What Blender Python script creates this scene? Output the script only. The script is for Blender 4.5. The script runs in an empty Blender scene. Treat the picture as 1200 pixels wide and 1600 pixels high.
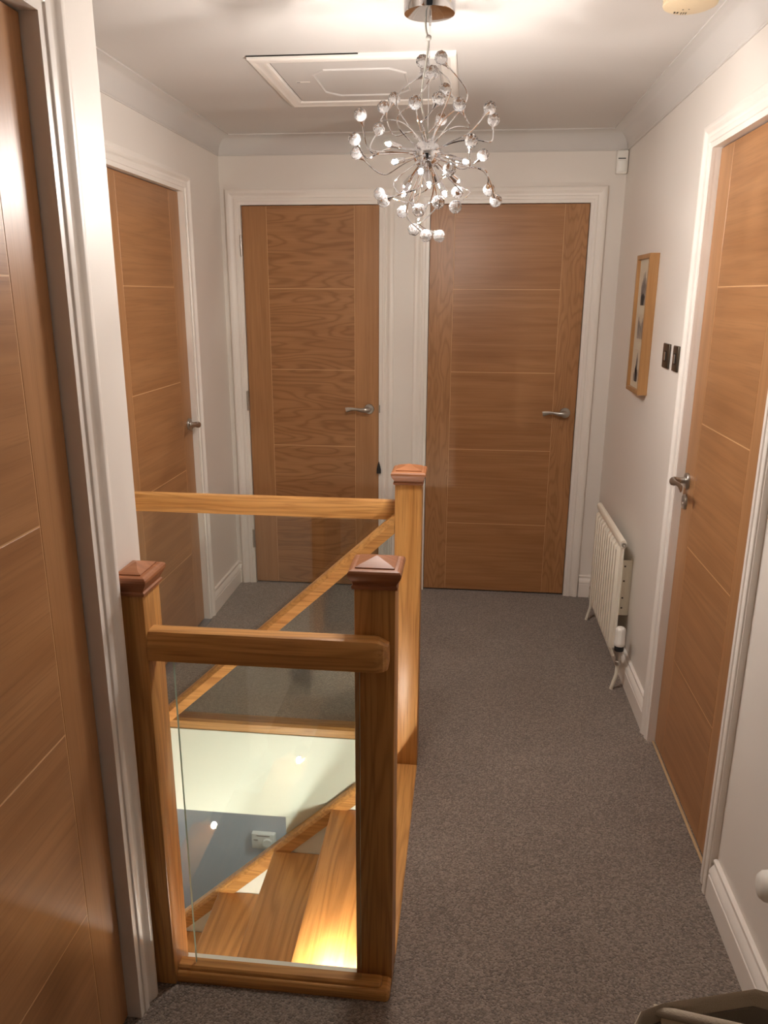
import bpy, bmesh, math, random
from mathutils import Vector, Matrix
random.seed(7)
C = bpy.context.scene.collection
SC = bpy.context.scene
PI = math.pi

# ------------------------------------------------------------------ materials
def new_mat(name):
    m = bpy.data.materials.new(name); m.use_nodes = True
    nt = m.node_tree
    return m, nt, nt.nodes['Principled BSDF']

def srgb(r, g, b):
    f = lambda c: (c / 255 / 12.92) if c / 255 <= 0.04045 else ((c / 255 + 0.055) / 1.055) ** 2.4
    return (f(r), f(g), f(b), 1)

def plain(name, col, rough=0.5, metal=0.0, bump=0.0, bscale=60.0, spec=0.5):
    m, nt, p = new_mat(name)
    p.inputs['Base Color'].default_value = col
    p.inputs['Roughness'].default_value = rough
    p.inputs['Metallic'].default_value = metal
    p.inputs['Specular IOR Level'].default_value = spec
    tc = nt.nodes.new('ShaderNodeTexCoord'); nz = nt.nodes.new('ShaderNodeTexNoise')
    nz.inputs['Scale'].default_value = bscale; nz.inputs['Detail'].default_value = 4
    nt.links.new(tc.outputs['Object'], nz.inputs['Vector'])
    if bump > 0:
        bp = nt.nodes.new('ShaderNodeBump'); bp.inputs['Strength'].default_value = bump
        bp.inputs['Distance'].default_value = 0.002
        nt.links.new(nz.outputs['Fac'], bp.inputs['Height'])
        nt.links.new(bp.outputs['Normal'], p.inputs['Normal'])
    return m

def oak(name, axis, light, mid, dark, rough=0.36, figure=0.55, wscale=7.0, fine=1.0, along=0.42, across=5.2, sharp=2.2):
    """oak with the grain along one local axis; figure = strength of the cathedral pattern"""
    m, nt, p = new_mat(name)
    N, L = nt.nodes.new, nt.links.new
    tc = N('ShaderNodeTexCoord'); oi = N('ShaderNodeObjectInfo')
    off = N('ShaderNodeVectorMath'); off.operation = 'SCALE'; off.inputs[0].default_value = (3.1, 5.7, 4.3)
    L(oi.outputs['Random'], off.inputs['Scale'])
    add = N('ShaderNodeVectorMath'); add.operation = 'ADD'
    L(tc.outputs['Object'], add.inputs[0]); L(off.outputs[0], add.inputs[1])
    def mapped(s_along, s_across):
        mp = N('ShaderNodeMapping')
        s = [s_across] * 3; s['XYZ'.index(axis)] = s_along
        mp.inputs['Scale'].default_value = s
        L(add.outputs[0], mp.inputs['Vector']); return mp
    # broad figure
    m1 = mapped(along, across)
    n1 = N('ShaderNodeTexNoise'); n1.inputs['Scale'].default_value = 1.6; n1.inputs['Detail'].default_value = 2.5
    n1.inputs['Roughness'].default_value = 0.45
    L(m1.outputs[0], n1.inputs['Vector'])
    mul = N('ShaderNodeMath'); mul.operation = 'MULTIPLY'; mul.inputs[1].default_value = wscale * 12
    L(n1.outputs['Fac'], mul.inputs[0])
    sn = N('ShaderNodeMath'); sn.operation = 'SINE'; L(mul.outputs[0], sn.inputs[0])
    rm = N('ShaderNodeMapRange'); rm.inputs[1].default_value = -1; rm.inputs[2].default_value = 1
    L(sn.outputs[0], rm.inputs[0])
    pw = N('ShaderNodeMath'); pw.operation = 'POWER'; pw.inputs[1].default_value = sharp; L(rm.outputs[0], pw.inputs[0])
    # fine pores
    m2 = mapped(4.0, 190)
    n2 = N('ShaderNodeTexNoise'); n2.inputs['Scale'].default_value = 1.3; n2.inputs['Detail'].default_value = 3
    n2.inputs['Roughness'].default_value = 0.6
    L(m2.outputs[0], n2.inputs['Vector'])
    # medium streaks
    m3 = mapped(1.2, 26)
    n3 = N('ShaderNodeTexNoise'); n3.inputs['Scale'].default_value = 1.0; n3.inputs['Detail'].default_value = 3
    L(m3.outputs[0], n3.inputs['Vector'])
    r3 = N('ShaderNodeMapRange'); r3.inputs[1].default_value = 0.3; r3.inputs[2].default_value = 0.7
    L(n3.outputs['Fac'], r3.inputs[0])
    mixA = N('ShaderNodeMix'); mixA.data_type = 'RGBA'
    mixA.inputs[6].default_value = light; mixA.inputs[7].default_value = mid
    L(r3.outputs[0], mixA.inputs[0])
    fg = N('ShaderNodeMath'); fg.operation = 'MULTIPLY'; fg.inputs[1].default_value = figure
    L(pw.outputs[0], fg.inputs[0])
    mixB = N('ShaderNodeMix'); mixB.data_type = 'RGBA'
    L(fg.outputs[0], mixB.inputs[0]); L(mixA.outputs[2], mixB.inputs[6]); mixB.inputs[7].default_value = dark
    r2 = N('ShaderNodeMapRange'); r2.inputs[1].default_value = 0.52; r2.inputs[2].default_value = 0.72
    r2.inputs[4].default_value = 0.42 * fine
    L(n2.outputs['Fac'], r2.inputs[0])
    mixC = N('ShaderNodeMix'); mixC.data_type = 'RGBA'
    L(r2.outputs[0], mixC.inputs[0]); L(mixB.outputs[2], mixC.inputs[6]); mixC.inputs[7].default_value = dark
    L(mixC.outputs[2], p.inputs['Base Color'])
    p.inputs['Roughness'].default_value = rough
    p.inputs['Specular IOR Level'].default_value = 0.4
    bp = N('ShaderNodeBump'); bp.inputs['Strength'].default_value = 0.12; bp.inputs['Distance'].default_value = 0.001
    L(n2.outputs['Fac'], bp.inputs['Height']); L(bp.outputs['Normal'], p.inputs['Normal'])
    return m

D_L, D_M, D_D = srgb(172, 125, 83), srgb(157, 110, 70), srgb(124, 83, 50)
OAK = {a: oak('door_oak_' + a, a, D_L, D_M, D_D, figure=0.22, wscale=5, along=0.3, across=6.5, sharp=1.6) for a in 'XYZ'}
OAKC = {a: oak('figured_door_oak_' + a, a, D_L, D_M, D_D, figure=0.5, wscale=8, along=0.8, across=5.0, sharp=3.0) for a in 'XYZ'}
OAKS = {a: oak('door_stile_oak_' + a, a, srgb(177, 130, 88), srgb(163, 117, 76), srgb(132, 90, 56), figure=0.15, wscale=5, along=0.25, across=6) for a in 'XYZ'}
OAKSC = oak('figured_stile_oak_Z', 'Z', srgb(177, 130, 88), srgb(163, 117, 76), srgb(132, 90, 56), figure=0.45, wscale=9, along=1.1, across=6, sharp=3.0)
INLAY = plain('inlay_line', srgb(206, 162, 116), 0.4)
R_L, R_M, R_D = srgb(205, 153, 90), srgb(188, 133, 72), srgb(136, 88, 43)
RAIL = {a: oak('rail_oak_' + a, a, R_L, R_M, R_D, rough=0.36, figure=0.4, wscale=7, fine=1.7, along=0.5, across=7) for a in 'XYZ'}
TREAD = oak('tread_oak', 'Y', srgb(196, 140, 80), srgb(178, 120, 62), srgb(133, 84, 40), rough=0.35, figure=0.5, wscale=6)
CAPM = oak('cap_oak', 'X', srgb(166, 110, 71), srgb(148, 92, 57), srgb(106, 60, 35), rough=0.42, figure=0.3)
FRAMEOAK = oak('frame_oak', 'Z', srgb(176, 132, 86), srgb(162, 117, 71), srgb(132, 90, 52), figure=0.2)

WALL = plain('wall_paint', srgb(229, 222, 214), 0.42, bump=0.12, bscale=14)
CEIL = plain('ceiling_paint', srgb(206, 201, 196), 0.75, bump=0.1, bscale=40)
GLOSS = plain('white_gloss', srgb(236, 229, 221), 0.36, bump=0.03, bscale=20)
APRON = plain('apron_paint', srgb(226, 229, 218), 0.4, bump=0.25, bscale=22)
GREYW = plain('grey_paint', srgb(150, 156, 162), 0.55, bump=0.1, bscale=30)
STEEL = plain('brushed_steel', (0.50, 0.47, 0.43, 1), 0.3, 1.0)
CHROME = plain('chrome', (0.86, 0.87, 0.9, 1), 0.06, 1.0)
BLACK = plain('black_rubber', (0.012, 0.012, 0.014, 1), 0.5)
RADW = plain('radiator_enamel', srgb(236, 229, 213), 0.3)
PLW = plain('white_plastic', srgb(232, 228, 220), 0.4)
SMOKE = plain('aged_plastic', srgb(219, 199, 165), 0.45)
DKMETAL = plain('dark_nickel', srgb(92, 84, 74), 0.32, 0.85)
MOUNT = plain('mount_card', srgb(203, 190, 168), 0.7)
PHOTO = plain('photo_paper', srgb(196, 183, 163), 0.45)
INK = plain('photo_ink', srgb(112, 103, 100), 0.5)
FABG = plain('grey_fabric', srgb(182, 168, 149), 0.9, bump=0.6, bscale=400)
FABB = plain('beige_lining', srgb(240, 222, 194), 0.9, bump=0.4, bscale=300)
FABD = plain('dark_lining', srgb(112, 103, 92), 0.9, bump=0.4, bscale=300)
LAMPG = plain('lamp_grey', srgb(150, 146, 140), 0.4)
THRESH = plain('threshold_metal', srgb(150, 152, 160), 0.35, 0.8)
SEAM = plain('dark_gap', (0.02, 0.017, 0.014, 1), 0.9)
CABLE = plain('clear_cable', srgb(216, 214, 205), 0.25)
HALLF = plain('hall_flooring', srgb(120, 100, 82), 0.5)

def carpet():
    m, nt, p = new_mat('carpet')
    N, L = nt.nodes.new, nt.links.new
    tc = N('ShaderNodeTexCoord')
    mp = N('ShaderNodeMapping'); mp.inputs['Rotation'].default_value = (0, 0, 0.5); mp.inputs['Scale'].default_value = (1, 1, 1)
    L(tc.outputs['Object'], mp.inputs['Vector'])
    v = N('ShaderNodeTexVoronoi'); v.inputs['Scale'].default_value = 215; v.inputs['Randomness'].default_value = 0.75
    L(mp.outputs[0], v.inputs['Vector'])
    n = N('ShaderNodeTexNoise'); n.inputs['Scale'].default_value = 270; n.inputs['Detail'].default_value = 3
    L(tc.outputs['Object'], n.inputs['Vector'])
    n2 = N('ShaderNodeTexNoise'); n2.inputs['Scale'].default_value = 5; n2.inputs['Detail'].default_value = 3
    L(tc.outputs['Object'], n2.inputs['Vector'])
    bw = N('ShaderNodeSeparateColor'); L(v.outputs['Color'], bw.inputs[0])
    r = N('ShaderNodeValToRGB')
    r.color_ramp.elements[0].color = srgb(90, 79, 71); r.color_ramp.elements[0].position = 0.1
    r.color_ramp.elements[1].color = srgb(172, 156, 142); r.color_ramp.elements[1].position = 0.95
    e = r.color_ramp.elements.new(0.5); e.color = srgb(131, 117, 106)
    av = N('ShaderNodeMath'); av.operation = 'ADD'
    h = N('ShaderNodeMath'); h.operation = 'MULTIPLY'; h.inputs[1].default_value = 0.55; L(bw.outputs[0], h.inputs[0])
    h2 = N('ShaderNodeMath'); h2.operation = 'MULTIPLY'; h2.inputs[1].default_value = 0.45; L(n.outputs['Fac'], h2.inputs[0])
    L(h.outputs[0], av.inputs[0]); L(h2.outputs[0], av.inputs[1]); L(av.outputs[0], r.inputs[0])
    mx = N('ShaderNodeMix'); mx.data_type = 'RGBA'; mx.blend_type = 'MULTIPLY'; mx.inputs[0].default_value = 0.25
    L(r.outputs[0], mx.inputs[6]); L(n2.outputs['Fac'], mx.inputs[7])
    L(mx.outputs[2], p.inputs['Base Color'])
    p.inputs['Roughness'].default_value = 1.0; p.inputs['Specular IOR Level'].default_value = 0.1
    p.inputs['Sheen Weight'].default_value = 0.25; p.inputs['Sheen Roughness'].default_value = 0.6
    inv = N('ShaderNodeMath'); inv.operation = 'MULTIPLY'; inv.inputs[1].default_value = -1.0; L(v.outputs['Distance'], inv.inputs[0])
    bp = N('ShaderNodeBump'); bp.inputs['Strength'].default_value = 0.9; bp.inputs['Distance'].default_value = 0.004
    L(inv.outputs[0], bp.inputs['Height']); L(bp.outputs['Normal'], p.inputs['Normal'])
    return m
CARPET = carpet()

def pane_glass():
    m = bpy.data.materials.new('pane_glass'); m.use_nodes = True
    nt = m.node_tree; nt.nodes.clear(); N, L = nt.nodes.new, nt.links.new
    out = N('ShaderNodeOutputMaterial'); tr = N('ShaderNodeBsdfTransparent'); gl = N('ShaderNodeBsdfGlossy')
    tr.inputs['Color'].default_value = (0.955, 0.975, 0.965, 1); gl.inputs['Roughness'].default_value = 0.0
    gl.inputs['Color'].default_value = (1, 1, 1, 1)
    lw = N('ShaderNodeLayerWeight'); lw.inputs['Blend'].default_value = 0.5
    pw = N('ShaderNodeMath'); pw.operation = 'POWER'; pw.inputs[1].default_value = 5; L(lw.outputs['Facing'], pw.inputs[0])
    ma = N('ShaderNodeMath'); ma.operation = 'MULTIPLY_ADD'; ma.inputs[1].default_value = 0.9; ma.inputs[2].default_value = 0.042
    L(pw.outputs[0], ma.inputs[0])
    mx = N('ShaderNodeMixShader'); L(ma.outputs[0], mx.inputs[0]); L(tr.outputs[0], mx.inputs[1]); L(gl.outputs[0], mx.inputs[2])
    L(mx.outputs[0], out.inputs['Surface'])
    return m
PANE = pane_glass()
EDGE = plain('glass_edge', srgb(150, 178, 165), 0.15)

def crystal():
    m, nt, p = new_mat('crystal')
    p.inputs['Base Color'].default_value = (0.97, 0.98, 1, 1); p.inputs['Roughness'].default_value = 0.0
    p.inputs['IOR'].default_value = 1.52; p.inputs['Transmission Weight'].default_value = 0.93
    return m
CRYSTAL = crystal()

def emit(name, col, s):
    m = bpy.data.materials.new(name); m.use_nodes = True
    nt = m.node_tree; nt.nodes.clear()
    o = nt.nodes.new('ShaderNodeOutputMaterial'); e = nt.nodes.new('ShaderNodeEmission')
    e.inputs[0].default_value = col; e.inputs[1].default_value = s
    nt.links.new(e.outputs[0], o.inputs[0]); return m
BULB = emit('bulb_glow', (1.0, 0.935, 0.880, 1), 4300)
STEPGLOW = emit('step_glow', (1.0, 0.70, 0.33, 1), 210)
STEPSPOT = emit('step_spot', (1.0, 0.94, 0.84, 1), 4600)
HALLFILL = emit('hall_fill', (1.0, 0.97, 0.92, 1), 900)

# ------------------------------------------------------------------ mesh helpers
def link(name, bm, mats, parent=None, loc=None, smooth=False):
    me = bpy.data.meshes.new(name); bm.normal_update(); bm.to_mesh(me); bm.free()
    if not isinstance(mats, (list, tuple)): mats = [mats]
    for m in mats: me.materials.append(m)
    if smooth: me.polygons.foreach_set('use_smooth', [True] * len(me.polygons))
    o = bpy.data.objects.new(name, me); C.objects.link(o)
    if parent is not None: o.parent = parent
    if loc is not None: o.location = loc
    return o

def auto_smooth(o, ang=40):
    me = o.data
    me.polygons.foreach_set('use_smooth', [True] * len(me.polygons))
    bm = bmesh.new(); bm.from_mesh(me)
    for e in bm.edges:
        if len(e.link_faces) == 2 and e.calc_face_angle(0) > math.radians(ang): e.smooth = False
    bm.to_mesh(me); bm.free()
    return o

def box(bm, x0, x1, y0, y1, z0, z1, bev=0.0, seg=2, mi=0):
    r = bmesh.ops.create_cube(bm, size=1)
    vs = r['verts']
    for v in vs:
        v.co = Vector((x0 + (v.co.x + .5) * (x1 - x0), y0 + (v.co.y + .5) * (y1 - y0), z0 + (v.co.z + .5) * (z1 - z0)))
    fs = set(f for v in vs for f in v.link_faces)
    for f in fs: f.material_index = mi
    if bev > 0:
        es = list(set(e for v in vs for e in v.link_edges))
        bmesh.ops.bevel(bm, geom=es, offset=bev, segments=seg, affect='EDGES', profile=0.5)

def bx(name, x0, x1, y0, y1, z0, z1, mat, parent=None, bev=0.0, seg=2, org=True):
    """one box as an object; its origin sits at the box centre so that grain is local"""
    c = Vector(((x0 + x1) / 2, (y0 + y1) / 2, (z0 + z1) / 2)) if org else Vector()
    bm = bmesh.new(); box(bm, x0 - c.x, x1 - c.x, y0 - c.y, y1 - c.y, z0 - c.z, z1 - c.z, bev, seg)
    o = link(name, bm, mat, parent)
    pl = Vector()
    if parent is not None:
        q = parent
        while q is not None: pl += q.location; q = q.parent
    o.location = c - pl
    if bev: auto_smooth(o)
    return o

def boxes(name, lst, mat, parent=None, bev=0.0, seg=1):
    bm = bmesh.new()
    for b in lst: box(bm, *b[:6], bev, seg, b[6] if len(b) > 6 else 0)
    return link(name, bm, mat, parent)

def ring_mesh(bm, rings, closed_profile=True, closed_path=False, caps=True, mi=0):
    vr = [[bm.verts.new(p) for p in r] for r in rings]
    n = len(rings[0]); m = len(rings)
    for i in range(m if closed_path else m - 1):
        a, b = vr[i], vr[(i + 1) % m]
        for j in range(n if closed_profile else n - 1):
            k = (j + 1) % n
            f = bm.faces.new((a[j], a[k], b[k], b[j])); f.material_index = mi
    if caps and not closed_path:
        for r in (vr[0], vr[-1]):
            f = bm.faces.new(r); f.material_index = mi
    return vr

def fix(bm): bmesh.ops.recalc_face_normals(bm, faces=bm.faces)

def lathe(bm, prof, axis=Vector((0, 0, 1)), org=Vector(), seg=24, mi=0, caps=True):
    """prof: list of (r, h) along axis"""
    axis = axis.normalized(); t = axis.orthogonal().normalized(); b = axis.cross(t)
    rings = []
    for r, h in prof:
        rings.append([org + axis * h + (t * math.cos(2 * PI * k / seg) + b * math.sin(2 * PI * k / seg)) * max(r, 1e-5) for k in range(seg)])
    ring_mesh(bm, rings, mi=mi, caps=caps)

def tube(bm, pts, rad, seg=8, mi=0, flat=None):
    """pts: Vectors; rad: float or list; flat: list of (ratio, up vector) for oval sections"""
    n = len(pts); rings = []; up = None
    for i, p in enumerate(pts):
        d = (pts[min(i + 1, n - 1)] - pts[max(i - 1, 0)]).normalized()
        if up is None: up = d.orthogonal().normalized()
        if flat is not None: up = flat[i][1]
        up = (up - d * up.dot(d)).normalized(); s = d.cross(up)
        r = rad[i] if isinstance(rad, (list, tuple)) else rad
        q = flat[i][0] if flat is not None else 1.0
        rings.append([p + up * (math.cos(2 * PI * k / seg) * r) + s * (math.sin(2 * PI * k / seg) * r * q) for k in range(seg)])
    ring_mesh(bm, rings, mi=mi)

def bez(a, b, c, d, n=14):
    out = []
    for i in range(n + 1):
        t = i / n; u = 1 - t
        out.append(a * u ** 3 + b * 3 * u * u * t + c * 3 * u * t * t + d * t ** 3)
    return out

def empty(name, loc, label=None, cat=None, group=None, kind=None):
    o = bpy.data.objects.new(name, None); C.objects.link(o); o.location = loc
    o.empty_display_size = 0.05
    return tag(o, label, cat, group, kind)

def tag(o, label=None, cat=None, group=None, kind=None):
    if label: o['label'] = label
    if cat: o['category'] = cat
    if group: o['group'] = group
    if kind: o['kind'] = kind
    return o

def struct(o): o['kind'] = 'structure'; return o

# ------------------------------------------------------------------ dimensions of the landing
XL, XR, YE, ZC = -1.249, 0.709, 3.993, 2.30
XF, YB = -0.69, -0.42            # foreground left wall, wall behind the camera
YN, YF = 1.478, 2.395            # near and far edges of the stair opening
XN = -0.128                      # landing edge at the head of the stairs
YC = 1.512                       # outer corner of the foreground left wall
XW = -3.0                        # far end of the stair well
T = 0.11
ZO = 1.995                       # head of the door openings

D2 = (-1.149, -0.447); D3 = (-0.208, 0.560)      # end wall door openings (x)
D1 = (2.680, 3.452); D4 = (1.888, 2.577); D0 = (0.525, 1.298)   # side wall door openings (y)

# ------------------------------------------------------------------ floor, walls, ceiling
struct(boxes('floor', [(XF, XR, YB, YN, -0.012, 0), (XN, XR, YN, YF, -0.012, 0), (XL, XR, YF, YE, -0.012, 0), (XR, XR + 0.03, D4[0] + 0.004, D4[1] - 0.004, -0.012, 0), (XL - 0.03, XL, D1[0] + 0.004, D1[1] - 0.004, -0.012, 0), (XF - 0.03, XF, D0[0] + 0.004, D0[1] - 0.004, -0.012, 0), (D2[0] + 0.004, D2[1] - 0.004, YE, YE + 0.05, -0.012, 0), (D3[0] + 0.004, D3[1] - 0.004, YE, YE + 0.05, -0.012, 0)], CARPET))
struct(boxes('floor_slab', [(XF - T, XR + T, YB, YN, -0.27, -0.0125), (XN + 0.003, XR + T, YN, YF, -0.27, -0.0125), (XL, XR + T, YF + 0.002, YE, -0.27, -0.0125)], GLOSS))
struct(boxes('ceiling', [(XW - T, XR + T, YB - T, YE + T, ZC, ZC + 0.1)], CEIL))

def wall_y(name, x0, x1, y0, y1, holes, z0=0.0, mat=WALL):
    """wall along x occupying y0..y1, holes: (x0, x1, ztop)"""
    l = []; cx = x0
    for a, b, zt in sorted(holes):
        l.append((cx, a, y0, y1, z0, ZC)); l.append((a, b, y0, y1, zt, ZC)); cx = b
    l.append((cx, x1, y0, y1, z0, ZC))
    return struct(boxes(name, l, mat))
def wall_x(name, y0, y1, x0, x1, holes, z0=0.0, mat=WALL):
    l = []; cy = y0
    for a, b, zt in sorted(holes):
        l.append((x0, x1, cy, a, z0, ZC)); l.append((x0, x1, a, b, zt, ZC)); cy = b
    l.append((x0, x1, cy, y1, z0, ZC))
    return struct(boxes(name, l, mat))

wall_y('wall_end', XL - T, XR + T, YE, YE + T, [(*D2, ZO), (*D3, ZO)])
wall_x('wall_right', YB, YE, XR, XR + T, [(*D4, ZO)])
wall_x('wall_left', YF, YE, XL - T, XL, [(*D1, ZO)], z0=-0.27)
wall_x('wall_left_foreground', YB, YC, XF - T, XF, [(*D0, ZO)])
wall_y('wall_back', XF - T, XR + T, YB - T, YB, [(-0.60, 0.62, ZO)])   # unseen opening, shaped to let light out so near faces stay dark
struct(boxes('wall_stair_near', [(XW, XF - T, YC - T, YN, -2.6, 0), (XW, XF - T, YC - T, YC, 0, ZC), (XF - T, XF, YN - 0.1, YN, -0.27, 0), (XF - T, 0.6, YN - 0.1, YN, -2.6, -0.27)], WALL))
struct(boxes('wall_stair_far', [(XW, XL, YF, YF + 0.1, -0.27, ZC)], WALL))
struct(boxes('wall_stair_end', [(XW - T, XW, YC - T, 3.6, -2.6, ZC)], WALL))
# rooms beyond the closed doors are never seen: dark backing behind each leaf is the leaf itself

# profile sweeps in plan -----------------------------------------------------
def sweep_plan(name, poly, prof, mat, z0=0.0, closed=False):
    """poly: plan points with the room on the left; prof: closed list (u into the room, z)"""
    P = [Vector((x, y)) for x, y in poly]; n = len(P)
    def nrm(a, b):
        d = (b - a).normalized(); return Vector((-d.y, d.x))
    rings = []
    for i in range(n):
        ns = []
        if closed or i > 0: ns.append(nrm(P[i - 1], P[i]))
        if closed or i < n - 1: ns.append(nrm(P[i], P[(i + 1) % n]))
        m = (ns[0] + ns[1]) / (1 + ns[0].dot(ns[1])) if len(ns) == 2 else ns[0]
        rings.append([Vector((P[i].x + m.x * u, P[i].y + m.y * u, z0 + z)) for u, z in prof])
    bm = bmesh.new(); ring_mesh(bm, rings, closed_path=closed); fix(bm)
    return struct(auto_smooth(link(name, bm, mat), 28))

cov = [(0, 0), (0, -0.084)] + [(0.004, -0.084), (0.004, -0.079)]
R0 = 0.072
for k in range(0, 9):
    a = k / 8 * PI / 2
    cov.append((0.006 + R0 * (1 - math.cos(a)), -0.077 + R0 * math.sin(a)))
cov += [(0.0815, -0.005), (0.0815, 0)]
sweep_plan('trim_1', [(XR, YB), (XR, YE), (XL, YE), (XL, YF), (XW, YF), (XW, YC), (XF, YC), (XF, YB)], cov, CEIL, ZC, closed=True)

SK = [(0, 0), (0.019, 0), (0.019, 0.070), (0.0165, 0.073), (0.0165, 0.079), (0.019, 0.082), (0.0165, 0.092), (0.010, 0.101), (0.008, 0.104), (0.008, 0.109), (0.011, 0.113), (0.0105, 0.119), (0.006, 0.122), (0, 0.122)]
AW = 0.074
sweep_plan('baseboard_right', [(XR, D4[1] + AW), (XR, YE), (D3[1] + AW, YE)], SK, GLOSS)
sweep_plan('baseboard_right_foreground', [(XR, YB), (XR, D4[0] - AW)], SK, GLOSS)
sweep_plan('baseboard_end', [(D3[0] - AW, YE), (D2[1] + AW, YE)], SK, GLOSS)
sweep_plan('baseboard_left', [(D2[0] - AW + 0.0, YE), (XL, YE), (XL, D1[1] + AW)], SK, GLOSS)

# architraves (mitred) with the door lining ------------------------------------
AP = [(0.0, 0.0), (0.0, 0.0105), (0.015, 0.0115), (0.0165, 0.0145), (0.0185, 0.0155), (0.030, 0.0165), (0.0315, 0.0125), (0.034, 0.0115), (0.040, 0.0125), (0.046, 0.0165), (0.0535, 0.0215), (0.056, 0.0225), (0.066, 0.0225), (0.0705, 0.0205), (0.072, 0.0165), (AW, 0.016), (AW, 0.0)]
tn = [1]
def architrave(a, b, ztop, org, du, dn):
    """a..b along unit du from org, dn the outward normal"""
    du, dn = Vector(du), Vector(dn); org = Vector(org); z = Vector((0, 0, 1)); e = 0.004
    rings = [[org + du * (a - e - u + e * 2) + dn * v for u, v in AP],
             [org + du * (a - u + e) + z * (ztop + u - e) + dn * v for u, v in AP],
             [org + du * (b + u - e) + z * (ztop + u - e) + dn * v for u, v in AP],
             [org + du * (b + u - e) + dn * v for u, v in AP]]
    bm = bmesh.new(); ring_mesh(bm, rings); fix(bm)
    tn[0] += 1
    o = struct(auto_smooth(link('trim_%d' % tn[0], bm, GLOSS), 28))
    return o
def lining(a, b, ztop, org, du, dn, depth=T, back=0.045):
    """white lining boards on the sides and head of the opening, with the stop behind the leaf"""
    du, dn = Vector(du), Vector(dn); org = Vector(org)
    bm = bmesh.new(); t = 0.0035
    def add(u0, u1, z0, z1, n0, n1):
        pts = [org + du * u + dn * n for u in (u0, u1) for n in (n0, n1)]
        xs = [p.x for p in pts]; ys = [p.y for p in pts]
        box(bm, min(xs), max(xs), min(ys), max(ys), z0, z1)
    add(a, a + t, 0, ztop, -depth, 0); add(b - t, b, 0, ztop, -depth, 0); add(a + t, b - t, ztop - t, ztop, -depth, 0)
    s = 0.018
    add(a + t, a + s, 0, ztop - t, -depth, -back - 0.015); add(b - s, b - t, 0, ztop - t, -depth, -back - 0.015); add(a + s, b - s, ztop - s, ztop - t, -depth, -back - 0.015)
    tn[0] += 1
    return struct(link('trim_%d' % tn[0], bm, GLOSS))

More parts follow.
